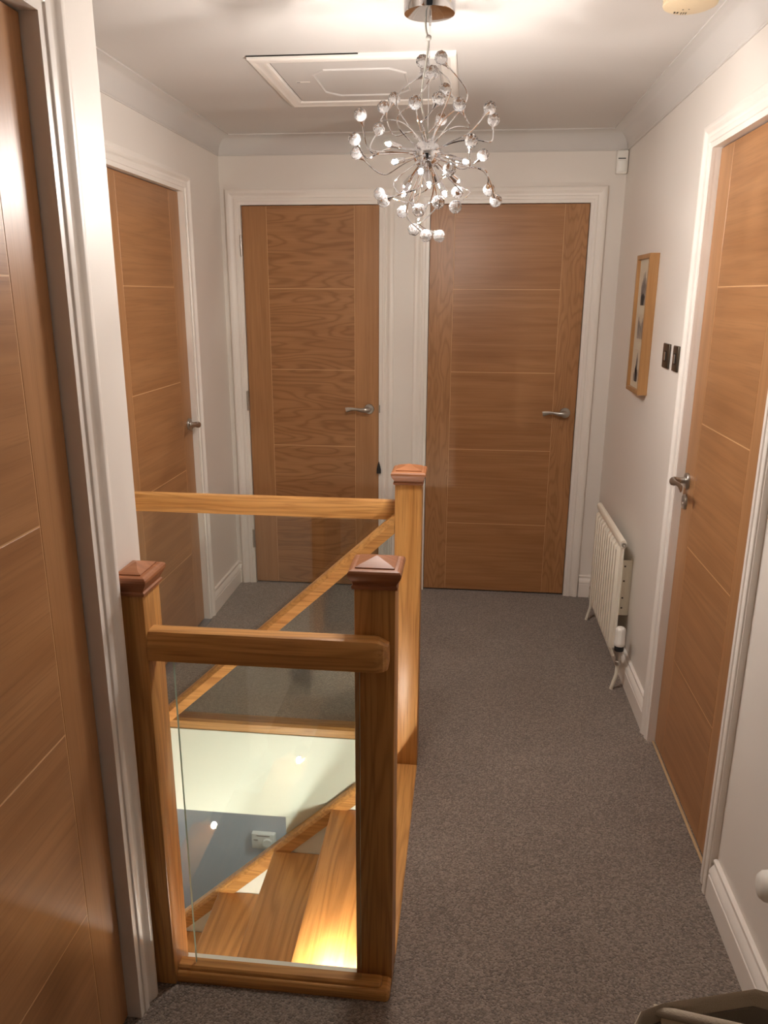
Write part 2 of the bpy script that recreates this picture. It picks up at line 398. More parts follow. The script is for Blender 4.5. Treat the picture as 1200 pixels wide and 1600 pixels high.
GZ = [0.388, 0.790, 1.190, 1.595]
def door(name, label, a, b, org, du, dn, rec, stile_a, stile_b, hx=None, hdir=1, hinges=False, escut=False, panel_mat=None, stile_mat=None):
    """leaf between a and b along du; stiles end at stile_a / stile_b; hx: lever position along du, hdir: +1 lever points to +du"""
    du, dn = Vector(du), Vector(dn); org = Vector(org)
    g = 0.0065; a0, b0 = a + g, b - g; th = 0.035
    root = empty(name, org + du * (a0 + b0) / 2, label, 'door', kind='structure')
    ax = 'X' if abs(du.x) > .5 else 'Y'
    O = root.location
    def blk(bm, u0, u1, z0, z1, n0, n1, cen, bev, mi=0):
        pts = [org + du * u + dn * n - cen for u in (u0, u1) for n in (n0, n1)]
        xs = [p.x for p in pts]; ys = [p.y for p in pts]
        box(bm, min(xs), max(xs), min(ys), max(ys), z0 - cen.z, z1 - cen.z, bev, 1, mi)
    zb, zt = 0.008, ZO - 0.0065
    for (u0, u1) in ((a0, stile_a - 0.0006), (stile_b + 0.0006, b0)):
        cen = org + du * (u0 + u1) / 2 + Vector((0, 0, 1.0))
        bm = bmesh.new(); blk(bm, u0, u1, zb, zt, -rec - th, -rec, cen, 0.0013)
        link('stile', bm, stile_mat or OAKS['Z'], root, cen - O)
    cen = org + du * (stile_a + stile_b) / 2 + Vector((0, 0, 1.0))
    bm = bmesh.new(); zz = [zb] + GZ + [zt]
    for k in range(5):
        blk(bm, stile_a + 0.0004, stile_b - 0.0004, zz[k] + (0.0004 if k else 0), zz[k + 1] - (0.0004 if k < 4 else 0), -rec - th, -rec, cen, 0.0016)
    for z in GZ: blk(bm, stile_a + 0.001, stile_b - 0.001, z - 0.0016, z + 0.0016, -rec - 0.006, -rec - 0.0004, cen, 0, 1)
    for u in (stile_a, stile_b): blk(bm, u - 0.0011, u + 0.0011, zb + .002, zt - .002, -rec - 0.006, -rec - 0.0006, cen, 0, 1)
    link('center_panel', bm, [(panel_mat or OAK)[ax], INLAY], root, cen - O)
    if hx is not None:
        f = org + du * hx - dn * rec + Vector((0, 0, 0.992)) - O
        h = bpy.data.objects.new('door_handle', None); C.objects.link(h); h.parent = root; h.location = f
        bm = bmesh.new()
        lathe(bm, [(0.0, 0), (0.026, 0), (0.026, 0.006), (0.0245, 0.0085), (0.012, 0.0095), (0.0105, 0.012), (0.0095, 0.030), (0.0, 0.030)], dn, Vector(), 28)
        fix(bm); auto_smooth(link('handle_rose', bm, STEEL, h))
        bm = bmesh.new(); z = Vector((0, 0, 1)); d = du * hdir
        pts = [dn * 0.026, dn * 0.044 + d * 0.0, dn * 0.052 + d * 0.014, dn * 0.053 + d * 0.035, dn * 0.052 + d * 0.06 + z * 0.004, dn * 0.051 + d * 0.085 + z * 0.005, dn * 0.051 + d * 0.104 + z * 0.002, dn * 0.051 + d * 0.116 - z * 0.001]
        rr = [0.0105, 0.0125, 0.0140, 0.0110, 0.0072, 0.0085, 0.0118, 0.0130]
        fl = [(1, z), (1, z), (0.75, z), (0.6, z), (0.55, z), (0.45, z), (0.35, z), (0.3, z)]
        fp = []; fr = []; ff = []
        for i in range(len(pts) - 1):
            for k in range(3):
                t = k / 3
                fp.append(pts[i].lerp(pts[i + 1], t)); fr.append(rr[i] * (1 - t) + rr[i + 1] * t); ff.append((fl[i][0] * (1 - t) + fl[i + 1][0] * t, z))
        fp.append(pts[-1]); fr.append(rr[-1]); ff.append(fl[-1])
        tube(bm, fp, fr, 12, flat=ff); fix(bm); auto_smooth(link('lever', bm, STEEL, h), 60)
        if escut:
            bm = bmesh.new(); lathe(bm, [(0, 0), (0.025, 0), (0.025, 0.005), (0.023, 0.0075), (0.008, 0.0075), (0.007, 0.004), (0, 0.004)], dn, Vector(), 28)
            fix(bm); o = auto_smooth(link('keyhole_plate', bm, STEEL, root)); o.location = f + Vector((0, 0, -0.072)) + du * 0.004
    if hinges:
        for hz in (1.80, 1.025, 0.262):
            bm = bmesh.new()
            for k in range(5):
                lathe(bm, [(0, k * .02 + .0006), (.0058, k * .02 + .0006), (.0058, k * .02 + .0194), (0, k * .02 + .0194)], Vector((0, 0, 1)), Vector((0, 0, -.05)), 12)
            lathe(bm, [(0, .0), (.004, 0), (.004, .104), (0, .106)], Vector((0, 0, 1)), Vector((0, 0, -.052)), 12)
            fix(bm); auto_smooth(link('hinge', bm, STEEL, root, org + du * (a + 0.002) + dn * 0.014 + Vector((0, 0, hz)) - O))
    return root

EO, EX, EN = (0, YE, 0), (1, 0, 0), (0, -1, 0)
for d in (D2, D3):
    architrave(*d, ZO, EO, EX, EN); lining(*d, ZO, EO, EX, EN, back=0.037)
architrave(*D1, ZO, (XL, 0, 0), (0, 1, 0), (1, 0, 0)); lining(*D1, ZO, (XL, 0, 0), (0, 1, 0), (1, 0, 0))
architrave(*D4, ZO, (XR, 0, 0), (0, 1, 0), (-1, 0, 0)); lining(*D4, ZO, (XR, 0, 0), (0, 1, 0), (-1, 0, 0))
architrave(*D0, ZO, (XF, 0, 0), (0, 1, 0), (1, 0, 0)); lining(*D0, ZO, (XF, 0, 0), (0, 1, 0), (1, 0, 0))

door('door_1', 'oak door in the left wall beyond the stairs, lever handle at its far edge', *D1, (XL, 0, 0), (0, 1, 0), (1, 0, 0), 0.015, 2.825, 3.333, hx=3.402, hdir=-1)
d2 = door('door_2', 'left of the two oak doors on the end wall, with hinges showing', *D2, EO, EX, EN, 0.002, -1.018, -0.577, hx=-0.503, hdir=-1, hinges=True, panel_mat=OAKC)
door('door_3', 'right of the two oak doors on the end wall, beside the radiator', *D3, EO, EX, EN, 0.002, -0.083, 0.440, hx=0.502, hdir=-1, stile_mat=OAKSC)
door('door_4', 'oak door in the right wall, next to the light switches', *D4, (XR, 0, 0), (0, 1, 0), (-1, 0, 0), 0.016, 2.028, 2.455, hx=2.527, hdir=-1, escut=True)
door('door_5', 'oak door at the left edge, nearest, beside the half newel post', *D0, (XF, 0, 0), (0, 1, 0), (1, 0, 0), 0.020, 0.650, 1.180)
# strike plate and black buffer on the frame of the left end door
bm = bmesh.new(); box(bm, -0.452, -0.444, YE - 0.0145, YE - 0.006, 0.975, 1.015, 0.001, 1); link('strike_plate', bm, STEEL, d2, -d2.location)
bm = bmesh.new(); lathe(bm, [(0, 0), (0.012, 0), (0.0115, 0.02), (0.006, 0.045), (0.002, 0.06), (0, 0.062)], Vector((0, 0, 1)), Vector((-0.449, YE - 0.022, 0.655)), 16); fix(bm)
auto_smooth(link('door_buffer', bm, BLACK, d2, -d2.location))
# thresholds
struct(bx('trim_threshold', XL - 0.03, XL + 0.022, D1[0] + 0.004, D1[1] - 0.004, 0.0005, 0.006, THRESH, bev=0.002))
struct(bx('trim_threshold', XR + 0.006, XR + 0.0150, D4[0] + 0.004, D4[1] - 0.004, 0.0005, 0.006, plain('bar_cream', srgb(190, 160, 122), 0.4), bev=0.002))

# ------------------------------------------------------------------ staircase
RI, GO = 0.2, 0.2175
stairs = empty('staircase', (-0.2, 1.92, -2.6), 'open oak stair flight with white strings descending left under the landing', 'staircase')
SO = stairs.location
YS0, YS1 = 1.512, 2.333
bm = bmesh.new()
bx('nosing', -0.216, XN + 0.001, 1.527, 2.330, -0.028, 0.004, RAIL['Y'], stairs, 0.005, 3)
NT = 12
for k in range(1, NT + 1):
    xf = -0.213 - GO * k; z = -RI * k
    bx('tread', xf, xf + GO + 0.022, YS0, YS1, z - 0.03, z, TREAD, stairs, 0.004, 3)
for k in range(1, NT + 2):
    x = -0.213 - GO * (k - 1) + 0.022; z1 = -RI * (k - 1) - 0.031; z0 = -RI * k + 0.0005
    bx('riser', x, x + 0.012, YS0, YS1, z0, z1, GLOSS, stairs)
def rake_poly(name, pts, y0, y1, mat, parent, bev=0.0):
    """side outline (x, z) pushed from y0 to y1"""
    cx = sum(p[0] for p in pts) / len(pts); cz = sum(p[1] for p in pts) / len(pts); cy = (y0 + y1) / 2
    bm = bmesh.new()
    ring_mesh(bm, [[Vector((x - cx, y - cy, z - cz)) for x, z in pts] for y in (y0, y1)]); fix(bm)
    if bev: bmesh.ops.bevel(bm, geom=list(bm.edges), offset=bev, segments=2, affect='EDGES', profile=0.5)
    pl = parent.location if parent else Vector()
    o = link(name, bm, mat, parent, Vector((cx, cy, cz)) - pl)
    if bev: auto_smooth(o)
    return o
SL = RI / GO
def sz(x, off): return off + SL * (x + 0.2)      # height of a rake line
xe = -0.213 - GO * NT
# far string (under the raked base rail) and near string
rake_poly('string', [(-0.2135, -0.07), (-0.2135, -0.30), (xe, -2.59), (xe, sz(xe, -0.045)), (-0.2135, sz(-0.2135, -0.045))], 2.334, 2.372, APRON, stairs)
rake_poly('string', [(-0.128, -0.03), (-0.128, -0.30), (xe, -2.59), (xe, sz(xe, -0.06)), (-0.213, -0.03)], YN + 0.001, YS0 - 0.0005, APRON, stairs)
# white apron of the landing edge and the wall under it
struct(boxes('wall_apron', [(XL + 0.0005, -0.2135, YF - 0.02, YF + 0.001, -0.285, 0.056)], APRON))
struct(boxes('trim_ledge', [(XF + 0.0, -0.2135, 1.437, YN, -0.011, 0.0015)], APRON))
struct(boxes('wall_lower_right', [(-0.61, 0.6, YF - 0.02, YF + 0.08, -2.6, -0.2855)], APRON))
struct(boxes('wall_lower_far', [(XW, 0.6, 3.30, 3.4, -2.6, -0.2705)], GREYW))
struct(boxes('floor_lower', [(XW, 0.6, 1.38, 3.4, -2.7, -2.6)], HALLF))
struct(boxes('ceiling_lower', [(XW, XL, YF + 0.1, 3.4, -0.28, -0.27)], CEIL))

# step lights on the near string, every second tread
def step_light(k):
    x = -0.213 - GO * k + 0.135; z = -RI * k + 0.045; y = YS0
    r = empty('step_light', (x, y, z), None, None)
    bm = bmesh.new()
    # half-dome hood
    rings = []
    for i in range(7):
        a = i / 6 * PI / 2; rad = 0.034
        rings.append([Vector((math.cos(t) * rad * math.cos(a) * 1.0, 0.001 + math.sin(t) * 0.085 * math.cos(a), 0.012 + 0.024 * math.sin(a))) for t in [j / 16 * PI for j in range(17)]])
    base = [v.copy() for v in rings[0]]; 
    for v in base: v.z = 0.0
    ring_mesh(bm, [base] + rings); fix(bm)
    auto_smooth(link('hood', bm, LAMPG, r))
    bm = bmesh.new()
    ring_mesh(bm, [[Vector((math.cos(t) * 0.026, 0.001 + math.sin(t) * 0.076, zz)) for t in [j / 16 * PI for j in range(17)]] for zz in (-0.0105, -0.0005)]); fix(bm)
    link('lens', bm, STEPGLOW, r)
    bm = bmesh.new(); lathe(bm, [(0, 0), (0.010, 0), (0.010, 0.003), (0, 0.0035)], Vector((0.05, 1, 0.30)), Vector((0, 0.0835, 0.0075)), 20); fix(bm)
    link('spot_lens', bm, STEPSPOT, r)
    return r
GL = 'step lights along the stairs'
for k, lab in ((1, 'grey hooded step light on the top oak tread by the right newel'), (3, 'grey hooded step light above the third oak tread'), (5, 'grey hooded step light above the fifth oak tread')):
    tag(step_light(k), lab, 'step light', GL)

# thermostat on the grey wall downstairs
THP = plain('thermostat_plastic', srgb(176, 175, 168), 0.5)
th = empty('thermostat', (-0.963, 3.30, -1.146), 'pale room thermostat on the grey wall downstairs, seen through the glass', 'thermostat')
bm = bmesh.new(); box(bm, -0.062, 0.062, -0.028, -0.0005, -0.045, 0.045, 0.005, 2); auto_smooth(link('body', bm, THP, th))
bm = bmesh.new(); lathe(bm, [(0, 0), (0.027, 0), (0.025, 0.010), (0, 0.011)], Vector((0, -1, 0)), Vector((0.022, -0.028, -0.006)), 24); fix(bm); auto_smooth(link('dial', bm, THP, th))
bm = bmesh.new(); box(bm, -0.05, -0.028, -0.0295, -0.0282, 0.006, 0.012); box(bm, -0.035, 0.035, -0.0295, -0.0282, 0.033, 0.0375); link('marking', bm, INK, th)

# ------------------------------------------------------------------ newels and balustrades
def newel_cap(parent, cx, cy, z, hx, hy, name='newel_cap'):
    """moulded square cap: neck, cove, rounded edge, raised pyramid"""
    prof = [(0.000, -0.001), (0.004, 0.0), (0.005, 0.006), (0.002, 0.009), (0.003, 0.013), (0.007, 0.020), (0.011, 0.027), (0.0125, 0.031), (0.012, 0.036), (0.009, 0.040), (0.004, 0.042), (-0.002, 0.0425), (-0.002, 0.045), (-0.012, 0.049)]
    rings = []
    for o, h in prof:
        rings.append([Vector((sx * (hx + o), sy * (hy + o), h)) for sx, sy in ((-1, -1), (1, -1), (1, 1), (-1, 1))])
    rings.append([Vector((sx * 0.001, sy * 0.001, 0.058)) for sx, sy in ((-1, -1), (1, -1), (1, 1), (-1, 1))])
    bm = bmesh.new(); ring_mesh(bm, rings); fix(bm)
    return auto_smooth(link(name, bm, CAPM, parent, Vector((cx, cy, z))), 15)

def newel(root, x0, x1, y0, y1, z0, z1):
    o = bx('newel_post', x0, x1, y0, y1, z0, z1, RAIL['Z'], root, 0.003, 2)
    newel_cap(o, 0, 0, (z1 - z0) / 2 - 0.002, (x1 - x0) / 2, (y1 - y0) / 2)
    return o

HR = [(-0.032, 0.0), (0.032, 0.0), (0.032, 0.030), (0.0305, 0.034), (0.022, 0.056), (0.019, 0.060), (0.013, 0.062), (-0.013, 0.062), (-0.019, 0.060), (-0.022, 0.056), (-0.0305, 0.034), (-0.032, 0.030)]
def rail_obj(name, p0, p1, prof, mat, parent, end_return=0.0, skew=True):
    """profile (across y, up) swept from p0 to p1 along x with plumb-cut ends"""
    c = (p0 + p1) / 2; rings = []
    d = (p1 - p0)
    ts = [0.0, 1.0]
    rings.append([p0 - c + Vector((0, u, v)) for u, v in prof])
    if end_return:
        L = d.length
        rings.append([p1 - c - d.normalized() * end_return + Vector((0, u, v)) for u, v in prof])
        mx = max(u for u, v in prof); mz = max(v for u, v in prof)
        for s in (0.35, 0.7, 0.92, 1.0):
            q = 1 - (1 - math.sqrt(max(0, 1 - s * s))) * 0.35
            rings.append([p1 - c - d.normalized() * end_return * (1 - s) + Vector((0, mx + (u - mx) * q, v * (1 - 0.25 * s * s * (v / mz)))) for u, v in prof])
    else:
        rings.append([p1 - c + Vector((0, u, v)) for u, v in prof])
    bm = bmesh.new(); ring_mesh(bm, rings); fix(bm)
    return auto_smooth(link(name, bm, mat, parent, c - parent.location), 18)

def pane(name, pts, y, parent, th=0.009):
    """toughened pane: outline (x, z), polished greenish edges"""
    cx = sum(p[0] for p in pts) / len(pts); cz = sum(p[1] for p in pts) / len(pts)
    bm = bmesh.new()
    vr = ring_mesh(bm, [[Vector((x - cx, yy - y, z - cz)) for x, z in pts] for yy in (y - th / 2, y + th / 2)]); fix(bm)
    for f in bm.faces:
        if abs(f.normal.y) < 0.5: f.material_index = 1
    return link(name, bm, [PANE, EDGE], parent, Vector((cx, y, cz)) - parent.location)

# front guard
fb = empty('balustrade', (-0.40, 1.42, 0), 'front glass balustrade with short dark oak posts across the near side of the stairwell', 'balustrade')
newel(fb, XF + 0.0005, -0.634, 1.386, 1.472, 0.001, 0.985)
newel(fb, -0.2128, -0.1285, 1.441, 1.526, 0.001, 1.000)
rail_obj('handrail', Vector((-0.6335, 1.412, 0.842)), Vector((-0.139, 1.412, 0.842)), [(u * 0.9, v) for u, v in HR], RAIL['X'], fb, end_return=0.03)
BR = [(-0.023, 0), (0.023, 0), (0.023, 0.026), (-0.017, 0.026), (-0.0195, 0.024), (-0.023, 0.017)]
rail_obj('base_rail', Vector((-0.6335, 1.4175, 0.001)), Vector((-0.130, 1.4175, 0.001)), BR, RAIL['X'], fb, end_return=0.012)
rail_obj('glazing_bead', Vector((-0.6335, 1.4175, 0.0275)), Vector((-0.150, 1.4175, 0.0275)), [(-0.013, 0), (0.015, 0), (0.015, 0.010), (-0.008, 0.010), (-0.012, 0.005)], RAIL['X'], fb, end_return=0.01)
pane('glass_panel', [(-0.594, 0.0305), (-0.199, 0.0305), (-0.199, 0.8415), (-0.594, 0.8415)], 1.4195, fb)

# raking guard down the flight with its tall newel
rb = empty('balustrade', (-0.17, 2.37, 0), 'raking glass balustrade with sloping handrail and tall golden oak newel beside the stairs', 'balustrade')
newel(rb, -0.2128, -0.1285, 2.331, 2.416, -0.28, 1.000)
xr = -2.4
hz0 = 0.845
RH = [(-0.033, 0.0), (0.033, 0.0), (0.033, 0.046), (0.031, 0.050), (0.022, 0.066), (0.012, 0.070), (-0.012, 0.070), (-0.022, 0.066), (-0.031, 0.050), (-0.033, 0.046)]
rail_obj('handrail', Vector((xr, 2.367, sz(xr, hz0 + 0.003))), Vector((-0.2135, 2.367, sz(-0.2135, hz0 + 0.003))), [(u, v * 0.86) for u, v in RH], RAIL['X'], rb)
rail_obj('base_rail', Vector((xr, 2.353, sz(xr, -0.0435))), Vector((-0.2135, 2.353, sz(-0.2135, -0.0435))), [(-0.028, 0), (0.028, 0), (0.028, 0.058), (0.012, 0.066), (-0.012, 0.066), (-0.021, 0.060), (-0.028, 0.048)], RAIL['X'], rb)
pane('glass_panel', [(-1.25, sz(-1.25, 0.017)), (-0.225, sz(-0.225, 0.017)), (-0.225, sz(-0.225, hz0 + 0.002)), (-1.25, sz(-1.25, hz0 + 0.002))], 2.360, rb)
pane('glass_panel', [(-2.3, sz(-2.3, 0.017)), (-1.29, sz(-1.29, 0.017)), (-1.29, sz(-1.29, hz0 + 0.002)), (-2.3, sz(-2.3, hz0 + 0.002))], 2.360, rb)

# landing guard behind
lb = empty('balustrade', (-0.73, 2.41, 0.056), 'level glass balustrade on the far side of the stairwell, ending at the tall newel', 'balustrade')
rail_obj('handrail', Vector((XL + 0.0005, 2.407, 0.868)), Vector((-0.2135, 2.407, 0.868)), [(u * 0.8, v * 0.95) for u, v in HR], RAIL['X'], lb)
rail_obj('base_rail', Vector((XL + 0.0005, 2.409, 0.0565)), Vector((-0.2135, 2.409, 0.0565)), [(-0.030, 0), (0.030, 0), (0.030, 0.030), (0.022, 0.038), (-0.022, 0.038), (-0.030, 0.030)], RAIL['X'], lb)
pane('glass_panel', [(-1.22, 0.0915), (-0.235, 0.0915), (-0.235, 0.8675), (-1.22, 0.8675)], 2.409, lb)
struct(boxes('trim_curb', [(XL + 0.0005, -0.2135, YF + 0.0012, YF + 0.045, 0.0, 0.056)], GLOSS))

# ------------------------------------------------------------------ chandelier
HUB = Vector((-0.1215, 2.159, 1.9175))
ch = empty('chandelier', HUB, 'chrome ball chandelier with curling arms ending in crystal balls, hanging from the ceiling', 'chandelier')
bm = bmesh.new()
lathe(bm, [(0, -0.003), (0.03, -0.0022), (0.055, 0.0), (0.062, 0.0015), (0.0635, 0.004), (0.0635, 0.0665), (0, 0.0665)], Vector((0, 0, 1)), Vector((0, 0, 2.233 - HUB.z)), 48)
fix(bm); auto_smooth(link('ceiling_rose', bm, CHROME, ch))
bm = bmesh.new()
lathe(bm, [(0, -0.03), (0.003, -0.03), (0.004, -0.012), (0.006, -0.002), (0.006, 0.002), (0, 0.002)], Vector((0, 0, 1)), Vector((0.002, 0, 2.24 - HUB.z)), 16)
tube(bm, [Vector((0.002, 0, 2.212 - HUB.z)), Vector((0.001, 0, 0.15)), Vector((0.001, 0, 0.03))], 0.0011, 6)
fix(bm); auto_smooth(link('suspension_wire', bm, CHROME, ch))
bm = bmesh.new()
top = Vector((-0.009, 0.004, 2.241 - HUB.z)); kn = Vector((-0.001, 0.0, 0.265))
tube(bm, bez(top, top + Vector((0.001, 0, -0.02)), kn + Vector((-0.012, 0, 0.02)), kn, 8) + bez(kn, kn + Vector((0.0, 0, -0.06)), Vector((-0.028, -0.01, 0.14)), Vector((-0.010, -0.006, 0.09)), 10)[1:] + bez(Vector((-0.010, -0.006, 0.09)), Vector((0.0, 0, 0.06)), Vector((0.002, 0, 0.05)), Vector((0.0, 0, 0.03)), 6)[1:], 0.0026, 8)
fix(bm)
bmesh.ops.create_icosphere(bm, subdivisions=2, radius=0.0075, matrix=Matrix.Translation(kn))
auto_smooth(link('cable', bm, CABLE, ch), 60)
bm = bmesh.new(); bmesh.ops.create_uvsphere(bm, u_segments=32, v_segments=20, radius=0.036); auto_smooth(link('hub', bm, CHROME, ch), 60)

BALLS = [(-0.015, 0.011, 0.216), (0.032, -0.011, 0.217), (-0.01, 0.051, 0.201), (0.013, -0.051, 0.175), (0.04, 0.095, 0.17), (0.032, -0.113, 0.103), (-0.095, 0.094, 0.151), (-0.025, -0.117, 0.095), (-0.123, 0.091, 0.13), (-0.169, -0.026, 0.089), (-0.137, 0.108, 0.081), (-0.182, -0.042, 0.03), (-0.191, 0.061, 0.014), (0.082, -0.108, 0.091), (0.029, 0.135, 0.108), (0.155, -0.053, 0.093), (0.168, 0.059, 0.089), (0.113, -0.122, 0.008), (0.144, 0.105, 0.012), (0.062, -0.141, -0.058), (0.078, 0.119, -0.078), (0.079, -0.1, -0.137), (0.163, 0.06, -0.079), (0.18, -0.011, -0.114), (-0.133, 0.095, -0.083), (-0.101, -0.093, -0.121), (-0.07, 0.098, -0.129), (-0.012, -0.11, -0.145), (-0.035, 0.057, -0.178), (0.002, -0.024, -0.199), (0.035, 0.011, -0.198), (0.036, -0.12, -0.129)]
BULBS = [(-0.09, -0.06, 0.014), (-0.072, -0.1, -0.032), (0.096, -0.05, -0.026), (-0.052, -0.07, -0.101), (-0.007, -0.13, -0.059), (0.008, -0.03, -0.073), (0.048, -0.05, -0.098), (0.02, 0.11, -0.045), (-0.06, 0.085, -0.06), (0.075, 0.08, -0.05), (-0.015, 0.115, -0.02)]
rnd = random.Random(11)
# one faceted drop, shared by every arm
bm = bmesh.new(); bmesh.ops.create_icosphere(bm, subdivisions=2, radius=0.0165)
for v in bm.verts:
    if v.co.z < -0.010: v.co.z *= 1.06
bm.normal_update(); ball_me = bpy.data.meshes.new('crystal_ball'); bm.to_mesh(ball_me); bm.free(); ball_me.materials.append(CRYSTAL)
for i, b in enumerate(BALLS):
    b = Vector(b); d = b.normalized()
    side = d.cross(Vector((0, 0, 1)))
    if side.length < 0.1: side = Vector((1, 0, 0))
    side.normalize(); up = side.cross(d)
    sgn = 1 if rnd.random() < 0.5 else -1
    bow = side * sgn * rnd.uniform(0.02, 0.06) + up * rnd.uniform(-0.06, 0.03)
    st_dir = (d + side * sgn * rnd.uniform(0.25, 0.6) + up * rnd.uniform(-0.5, 0.35)).normalized()
    end_dir = (d * 0.6 - bow.normalized() * 0.8).normalized()
    s = st_dir * 0.034; e = b - end_dir * 0.0165
    L = b.length
    pts = bez(s, s + st_dir * L * 0.65, e - end_dir * L * 0.5 + bow * 0.4, e, 18)
    bm = bmesh.new(); tube(bm, pts, 0.0018, 6)
    lathe(bm, [(0, 0.002), (0.004, 0.0), (0.0035, 0.012), (0.0018, 0.016), (0, 0.016)], st_dir, s * 0.95, 10)
    lathe(bm, [(0, -0.014), (0.0018, -0.014), (0.0035, -0.006), (0.0075, 0.0015), (0.0078, 0.003), (0, 0.003)], end_dir, e, 12)
    fix(bm); a = auto_smooth(link('arm', bm, CHROME, ch), 50)
    cb = bpy.data.objects.new('crystal_ball', ball_me); C.objects.link(cb); cb.parent = a; cb.location = e + end_dir * 0.0175
    cb.rotation_euler = (rnd.uniform(0, 3), rnd.uniform(0, 3), rnd.uniform(0, 3))
bm = bmesh.new(); lathe(bm, [(0, -0.007), (0.0025, -0.0065), (0.0040, -0.004), (0.0043, 0.005), (0.0032, 0.010), (0.0014, 0.0125), (0, 0.013)], Vector((0, 0, 1)), Vector(), 10); fix(bm)
bulb_me = bpy.data.meshes.new('bulb'); bm.to_mesh(bulb_me); bm.free(); bulb_me.materials.append(BULB)
for b in BULBS:
    b = Vector(b); d = b.normalized()
    bm = bmesh.new()
    tube(bm, [d * 0.034, d * (b.length - 0.034)], 0.0022, 8)
    lathe(bm, [(0, 0), (0.004, 0.0), (0.0065, 0.004), (0.0068, 0.014), (0.0090, 0.036), (0.0083, 0.036), (0.0062, 0.016), (0, 0.015)], d, d * (b.length - 0.034), 14)  # cup added around each bulb to hold its light off the ceiling
    fix(bm); a = auto_smooth(link('lamp_stem', bm, CHROME, ch), 40)
    o = bpy.data.objects.new('bulb', bulb_me); C.objects.link(o); o.parent = a; o.location = b
    o.rotation_mode = 'QUATERNION'; o.rotation_quaternion = d.to_track_quat('Z', 'Y')

# ------------------------------------------------------------------ loft hatch
lh = empty('loft_hatch', (-0.40, 3.02, ZC), 'white panelled loft hatch in the ceiling behind the chandelier', 'hatch')
HX0, HX1, HY0, HY1 = -0.735, -0.066, 2.700, 3.345
HP = [(0, 0), (0, -0.010), (0.006, -0.014), (0.020, -0.016), (0.030, -0.012), (0.040, -0.012), (0.050, -0.008), (0.056, 0)]
rings = []
for sx, sy, x, y in ((1, 1, HX0, HY0), (-1, 1, HX1, HY0), (-1, -1, HX1, HY1), (1, -1, HX0, HY1)):
    rings.append([Vector((x + sx * u + 0.40, y + sy * u - 3.02, v)) for u, v in HP])
bm = bmesh.new(); ring_mesh(bm, rings, closed_path=True); fix(bm); auto_smooth(link('hatch_frame', bm, GLOSS, lh), 28)
bm = bmesh.new(); box(bm, HX0 + 0.060 + .4, HX1 - 0.060 + .4, HY0 + 0.060 - 3.02, HY1 - 0.060 - 3.02, -0.006, -0.0005, 0.0015, 1)
hp = link('hatch_panel', bm, CEIL, lh)
pts = [(-0.564, 2.904), (-0.514, 2.845), (-0.288, 2.845), (-0.238, 2.904), (-0.238, 3.14), (-0.288, 3.20), (-0.514, 3.20), (-0.564, 3.14)]
n = len(pts); cx = sum(p[0] for p in pts) / n; cy = sum(p[1] for p in pts) / n
rings = []
for x, y in pts:
    d = Vector((cx - x, cy - y, 0)).normalized()
    rings.append([Vector((x + .4, y - 3.02, 0)) + d * u + Vector((0, 0, v)) for u, v in ((0, -0.0061), (0.002, -0.010), (0.006, -0.0115), (0.010, -0.010), (0.012, -0.0061))])
bm = bmesh.new(); ring_mesh(bm, rings, closed_path=True); fix(bm); auto_smooth(link('moulding', bm, CEIL, hp), 30)
bm = bmesh.new(); box(bm, -0.238, -0.188, -0.026, -0.016, -0.0075, -0.0062, 0.0005, 1); box(bm, -0.236, -0.224, -0.024, -0.018, -0.0078, -0.0075, mi=1); link('latch', bm, [GLOSS, BLACK], lh)
bm = bmesh.new(); box(bm, HX0 + 0.057 + .4, HX0 + 0.0595 + .4, HY0 + 0.058 - 3.02, HY1 - 0.058 - 3.02, -0.003, -0.0005)
box(bm, HX0 + .4 - 0.001, HX0 + .4 + 0.36, HY0 - 3.02 - 0.004, HY0 - 3.02, -0.0035, -0.0003); link('gap', bm, SEAM, lh)

# ------------------------------------------------------------------ small fittings
sa = empty('smoke_alarm', (0.523, 2.262, ZC), 'round cream smoke alarm on the ceiling near the right cornice', 'alarm')
bm = bmesh.new(); lathe(bm, [(0, -0.0005), (0.066, -0.0005), (0.066, -0.011), (0.062, -0.013), (0.062, -0.016), (0.066, -0.0175), (0.066, -0.023), (0.062, -0.0245), (0.062, -0.0275), (0.066, -0.029), (0.0645, -0.033), (0.056, -0.037), (0, -0.039)], Vector((0, 0, 1)), Vector(), 48); fix(bm)
auto_smooth(link('body', bm, SMOKE, sa), 30)
bm = bmesh.new()
for x, y, w, h in ((-0.030, 0.033, 0.003, 0.008), (-0.022, 0.035, 0.003, 0.008), (-0.014, 0.012, 0.003, 0.004), (0.0, 0.010, 0.003, 0.004), (-0.012, 0.04, 0.0015, 0.012), (-0.006, 0.041, 0.0015, 0.012), (0.0, 0.0415, 0.0015, 0.012)):
    box(bm, x - w / 2, x + w / 2, y - h / 2, y + h / 2, -0.0392, -0.0372)
link('vent_slots', bm, DKMETAL, sa)

